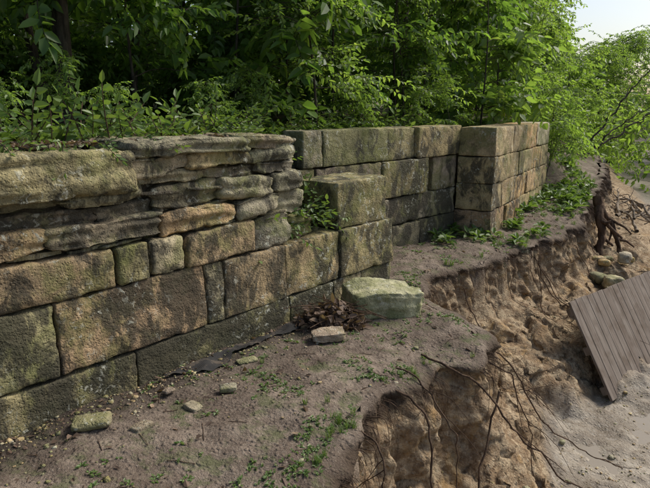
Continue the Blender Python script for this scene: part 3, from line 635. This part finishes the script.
for q in range(560):
    k0=rng.integers(60,len(LIP)-150);p=LIP[k0];nrm=LIPN[k0];z0=LIPZ[k0];tg=np.array([-nrm[1],nrm[0]])
    L=rng.uniform(.08,.6)*rng.uniform(.3,1);o=rng.uniform(.08,.17);s=rng.normal(0,.09)
    pts=bez([(*(p+nrm*.0),z0-.06),(*(p+nrm*o*.8),z0-.06),(*(p+nrm*(o+.02)+tg*s*.5),z0-.06-L*.5),(*(p+nrm*(o+.02)+tg*s),z0-.06-L)],10,.025,rng.uniform(0,50))
    v,f=tube(pts,np.linspace(rng.uniform(.001,.0045),.0008,10),4);mb.add(v,f,(.3,.3,.3,1))
mb.build('root_fringe',[ROOT])
for q in range(26):
    a=rng.uniform(0,3.14);L=rng.uniform(.5,2.2);x=rng.uniform(6.2,8.6);y=x*1.55+rng.uniform(.8,3.2);z0=-1.1+rng.uniform(0,.6)
    root([(x,y,z0),(x+math.cos(a)*L*.5,y+math.sin(a)*L*.5,z0+rng.uniform(-.1,.3)),(x+math.cos(a)*L,y+math.sin(a)*L,z0+rng.uniform(-.2,.5))],rng.uniform(.015,.05),.006,'fallen_branch',DEADW,.05,3)
root([(4.7,9.9,.25),(4.75,9.75,-.2),(4.7,9.6,-.8)],.09,.05,'tree_stump',ROOT,.05,6)
root([(4.9,10.3,.1),(5.1,10.1,-.3),(5.2,9.8,-.9)],.06,.03,'tree_root',ROOT,.05,6)
for (x,y,dx,dz) in [(7.6,17.5,2.4,3.0),(8.4,19,2.2,1.6),(7.9,18,3.2,1.9)]:
    root([(x,y,.2),(x+dx*.5,y+.3,.2+dz*.55),(x+dx,y+.5,.2+dz)],.035,.012,'fallen_branch',BARK,.08,5)
# ---------------------------------------------------------------- wooden panel
P0=np.array([3.18,5.86,-1.42]);P1=np.array([2.69,6.21,-.45]);Bv=np.array([1.654,1.45,-.06]);bx=Bv/np.linalg.norm(Bv);ay=P1-P0;La=np.linalg.norm(ay)*1.02;ay=ay-bx*(ay@bx);ay/=np.linalg.norm(ay);nz=np.cross(bx,ay)
mb=MB()
def obox(h,t):
    ofs=np.array([(-1,-1,-1),(1,-1,-1),(1,1,-1),(-1,1,-1),(-1,-1,1),(1,-1,1),(1,1,1),(-1,1,1)],float)*h
    return ofs,(t,rng.random(),0,1)
wb=.135
for k in range(17):
    L=La/2+rng.uniform(-.008,.008);o,cc=obox(np.array([L,wb/2,.014]),rng.random());mb.add(o+np.array([La/2,k*(wb+.006)+wb/2,rng.uniform(-.002,.002)]),qf,cc)
for yy in (.12,La/2,La-.12):
    o,cc=obox(np.array([.045,1.19,.03]),.5);mb.add(o+np.array([yy,1.195,-.046]),qf,cc)
ob=mb.build('wooden_deck_panel',[WOOD],False)
nn=nz if nz[2]>0 else -nz
ob.matrix_world=Matrix(((ay[0],bx[0],nn[0],P0[0]),(ay[1],bx[1],nn[1],P0[1]),(ay[2],bx[2],nn[2],P0[2]),(0,0,0,1)))
bv=ob.modifiers.new('bev','BEVEL');bv.width=.003;bv.segments=1
# ---------------------------------------------------------------- light, sky, camera
az=R(62);el=R(46)
w=bpy.data.worlds.new('World');bpy.context.scene.world=w;w.use_nodes=True;nt=w.node_tree
bg=nt.nodes['Background'];sk=nt.nodes.new('ShaderNodeTexSky');sk.sky_type='NISHITA';sk.sun_disc=False;sk.sun_elevation=el;sk.sun_rotation=az;sk.air_density=1.;sk.dust_density=3;sk.ozone_density=.7
nt.links.new(sk.outputs[0],bg.inputs[0]);bg.inputs[1].default_value=.15
sd=bpy.data.lights.new('sun','SUN');sd.energy=3.9;sd.angle=R(22);sd.color=(1,.96,.87);so=bpy.data.objects.new('sun',sd);bpy.context.scene.collection.objects.link(so)
dv=Vector((math.sin(az)*math.cos(el),math.cos(az)*math.cos(el),math.sin(el)));so.rotation_euler=dv.to_track_quat('Z','Y').to_euler();so.location=dv*50
cd=bpy.data.cameras.new('camera');cd.sensor_width=36;cd.lens=32.1;cd.clip_end=2000;cd.clip_start=.05
co=bpy.data.objects.new('camera',cd);bpy.context.scene.collection.objects.link(co);co.location=(0,0,1.75);co.rotation_euler=(R(90-13.2),0,0)
bpy.context.scene.camera=co
sc=bpy.context.scene;sc.view_settings.view_transform='Standard';sc.view_settings.look='None';sc.view_settings.exposure=0
